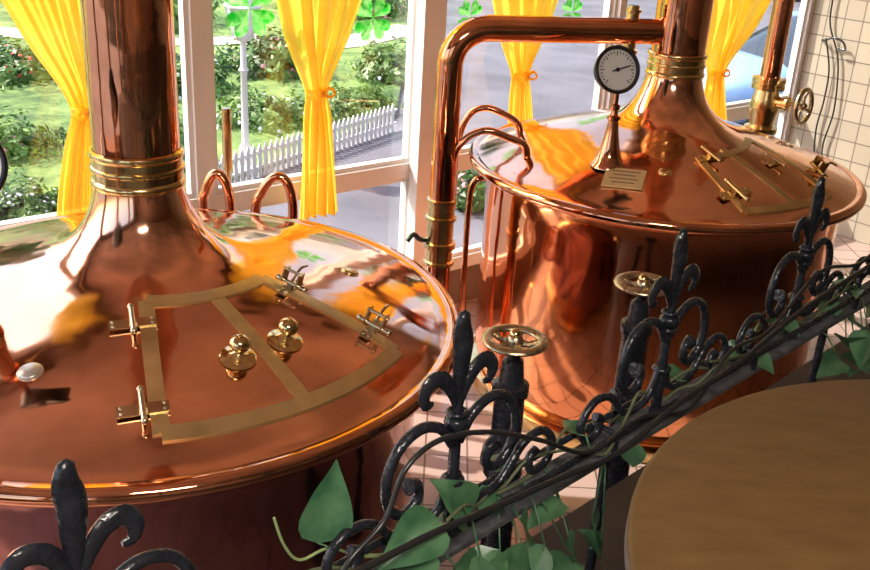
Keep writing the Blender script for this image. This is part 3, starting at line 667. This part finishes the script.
for px,py,dx,dy,L,o_ in LEAVES:
    c=P_rail(px,py,o_); e=P_rail(px+dx,py+dy,o_); addleaf(c,e-c,L,wd=.38)
for v,pts in vines:
    for i in range(4):
        p=rnd.choice(pts); c=p+V((rnd.uniform(-.05,.05),rnd.uniform(-.05,.05),rnd.uniform(-.01,.03))); addleaf(c,V((rnd.uniform(-1,1),rnd.uniform(-1,1),rnd.uniform(-.5,.3))),rnd.uniform(.05,.08),v)
b=MB(); b.tube(smooth_path([P_rail(x,y,.02) for x,y in ((274,518),(284,545),(300,560),(330,548),(365,556),(430,548),(470,525),(500,495),(540,475))],5),[.0025]*20+[.004]*21,8)
tag(b.build("ivy_vine",mat("green_stem",(.3,.38,.16),0,.5,.2,20),origin=P_rail(430,548,.02)),"pale green young ivy shoot curling below the railing","ivy vine")

# table
tc=V((.882,1.029,0)); root=empty("round_table",tc+V((0,0,1.0)),"round brown wooden bistro table with pale worn edge","table")
b=MB(); b.lathe([(0,1.75),(.598,1.75),(.604,1.747),(.606,1.743)],tc,128); b.build("table_top",WOOD,root,sharp=60)
b=MB(); b.lathe([(.606,1.743),(.607,1.722),(.60,1.712),(.50,1.71),(0,1.71)],tc,128); b.build("table_edge",EDGE,root,sharp=60)
b=MB(); b.lathe([(0,1.0),(.26,1.0),(.26,1.02),(.08,1.05),(.045,1.1),(.04,1.4),(.045,1.65),(.12,1.70),(.12,1.71),(0,1.71)],tc,40); b.build("pedestal",IRON,root)

wp=TN(T1,0,0); PR=lambda x,y,o=.02: P_gen(x,y,wp-WD*o,WD)
b=MB(); b.tube(smooth_path([PR(822,40,.0),PR(826,40,.05),PR(834,38,.06),PR(843,42,.05),PR(845,50,.05),PR(838,48,.05)],4),.008,8)
tag(b.build("wall_hook",IRON,origin=PR(822,40,0)),"small black hook fixed to the tiled wall","hook")
for pl_ in (((826,38),(829,70),(824,100),(816,130),(814,165),(818,200)),((840,-30),(830,20),(838,60),(834,110),(822,150),(826,190))):
    b=MB(); b.tube(smooth_path([PR(x,y,.03) for x,y in pl_],6),.007,8)
    tag(b.build("cable",BLACKM,origin=PR(*pl_[0])),"thin black cable hanging down the tiled wall","cable")

# ------------------------------------------------------------------ light
w=bpy.data.worlds.new("world"); bpy.context.scene.world=w; w.use_nodes=True; N=w.node_tree.nodes; Lk=w.node_tree.links
sky=N.new("ShaderNodeTexSky"); sky.sky_type='NISHITA'; sky.sun_disc=False; sky.sun_elevation=math.radians(48); sky.dust_density=3
sd=(WN*1.0-WD*.75+V((0,0,1.3))).normalized()
sky.sun_rotation=math.atan2(sd.x,sd.y)
bg=N["Background"]; Lk.new(sky.outputs[0],bg.inputs[0]); bg.inputs[1].default_value=.42
sl=bpy.data.lights.new("sun","SUN"); sl.energy=8.5; sl.angle=.009; sl.color=(1,.95,.86); so=bpy.data.objects.new("sun",sl); bpy.context.scene.collection.objects.link(so)
so.rotation_euler=(-sd).to_track_quat('-Z','Y').to_euler(); so.location=(0,0,8)
al=bpy.data.lights.new("interior_fill","AREA"); al.shape='RECTANGLE'; al.size=1.2; al.size_y=.5; al.energy=105; al.color=(1,.90,.78); ao=bpy.data.objects.new("interior_fill",al); bpy.context.scene.collection.objects.link(ao); ao.location=(.3,-.6,3.7)  # added area light to fill the interior, no known fixture there
vs=bpy.context.scene.view_settings; vs.view_transform='Standard'; vs.look='None'; vs.exposure=0.08
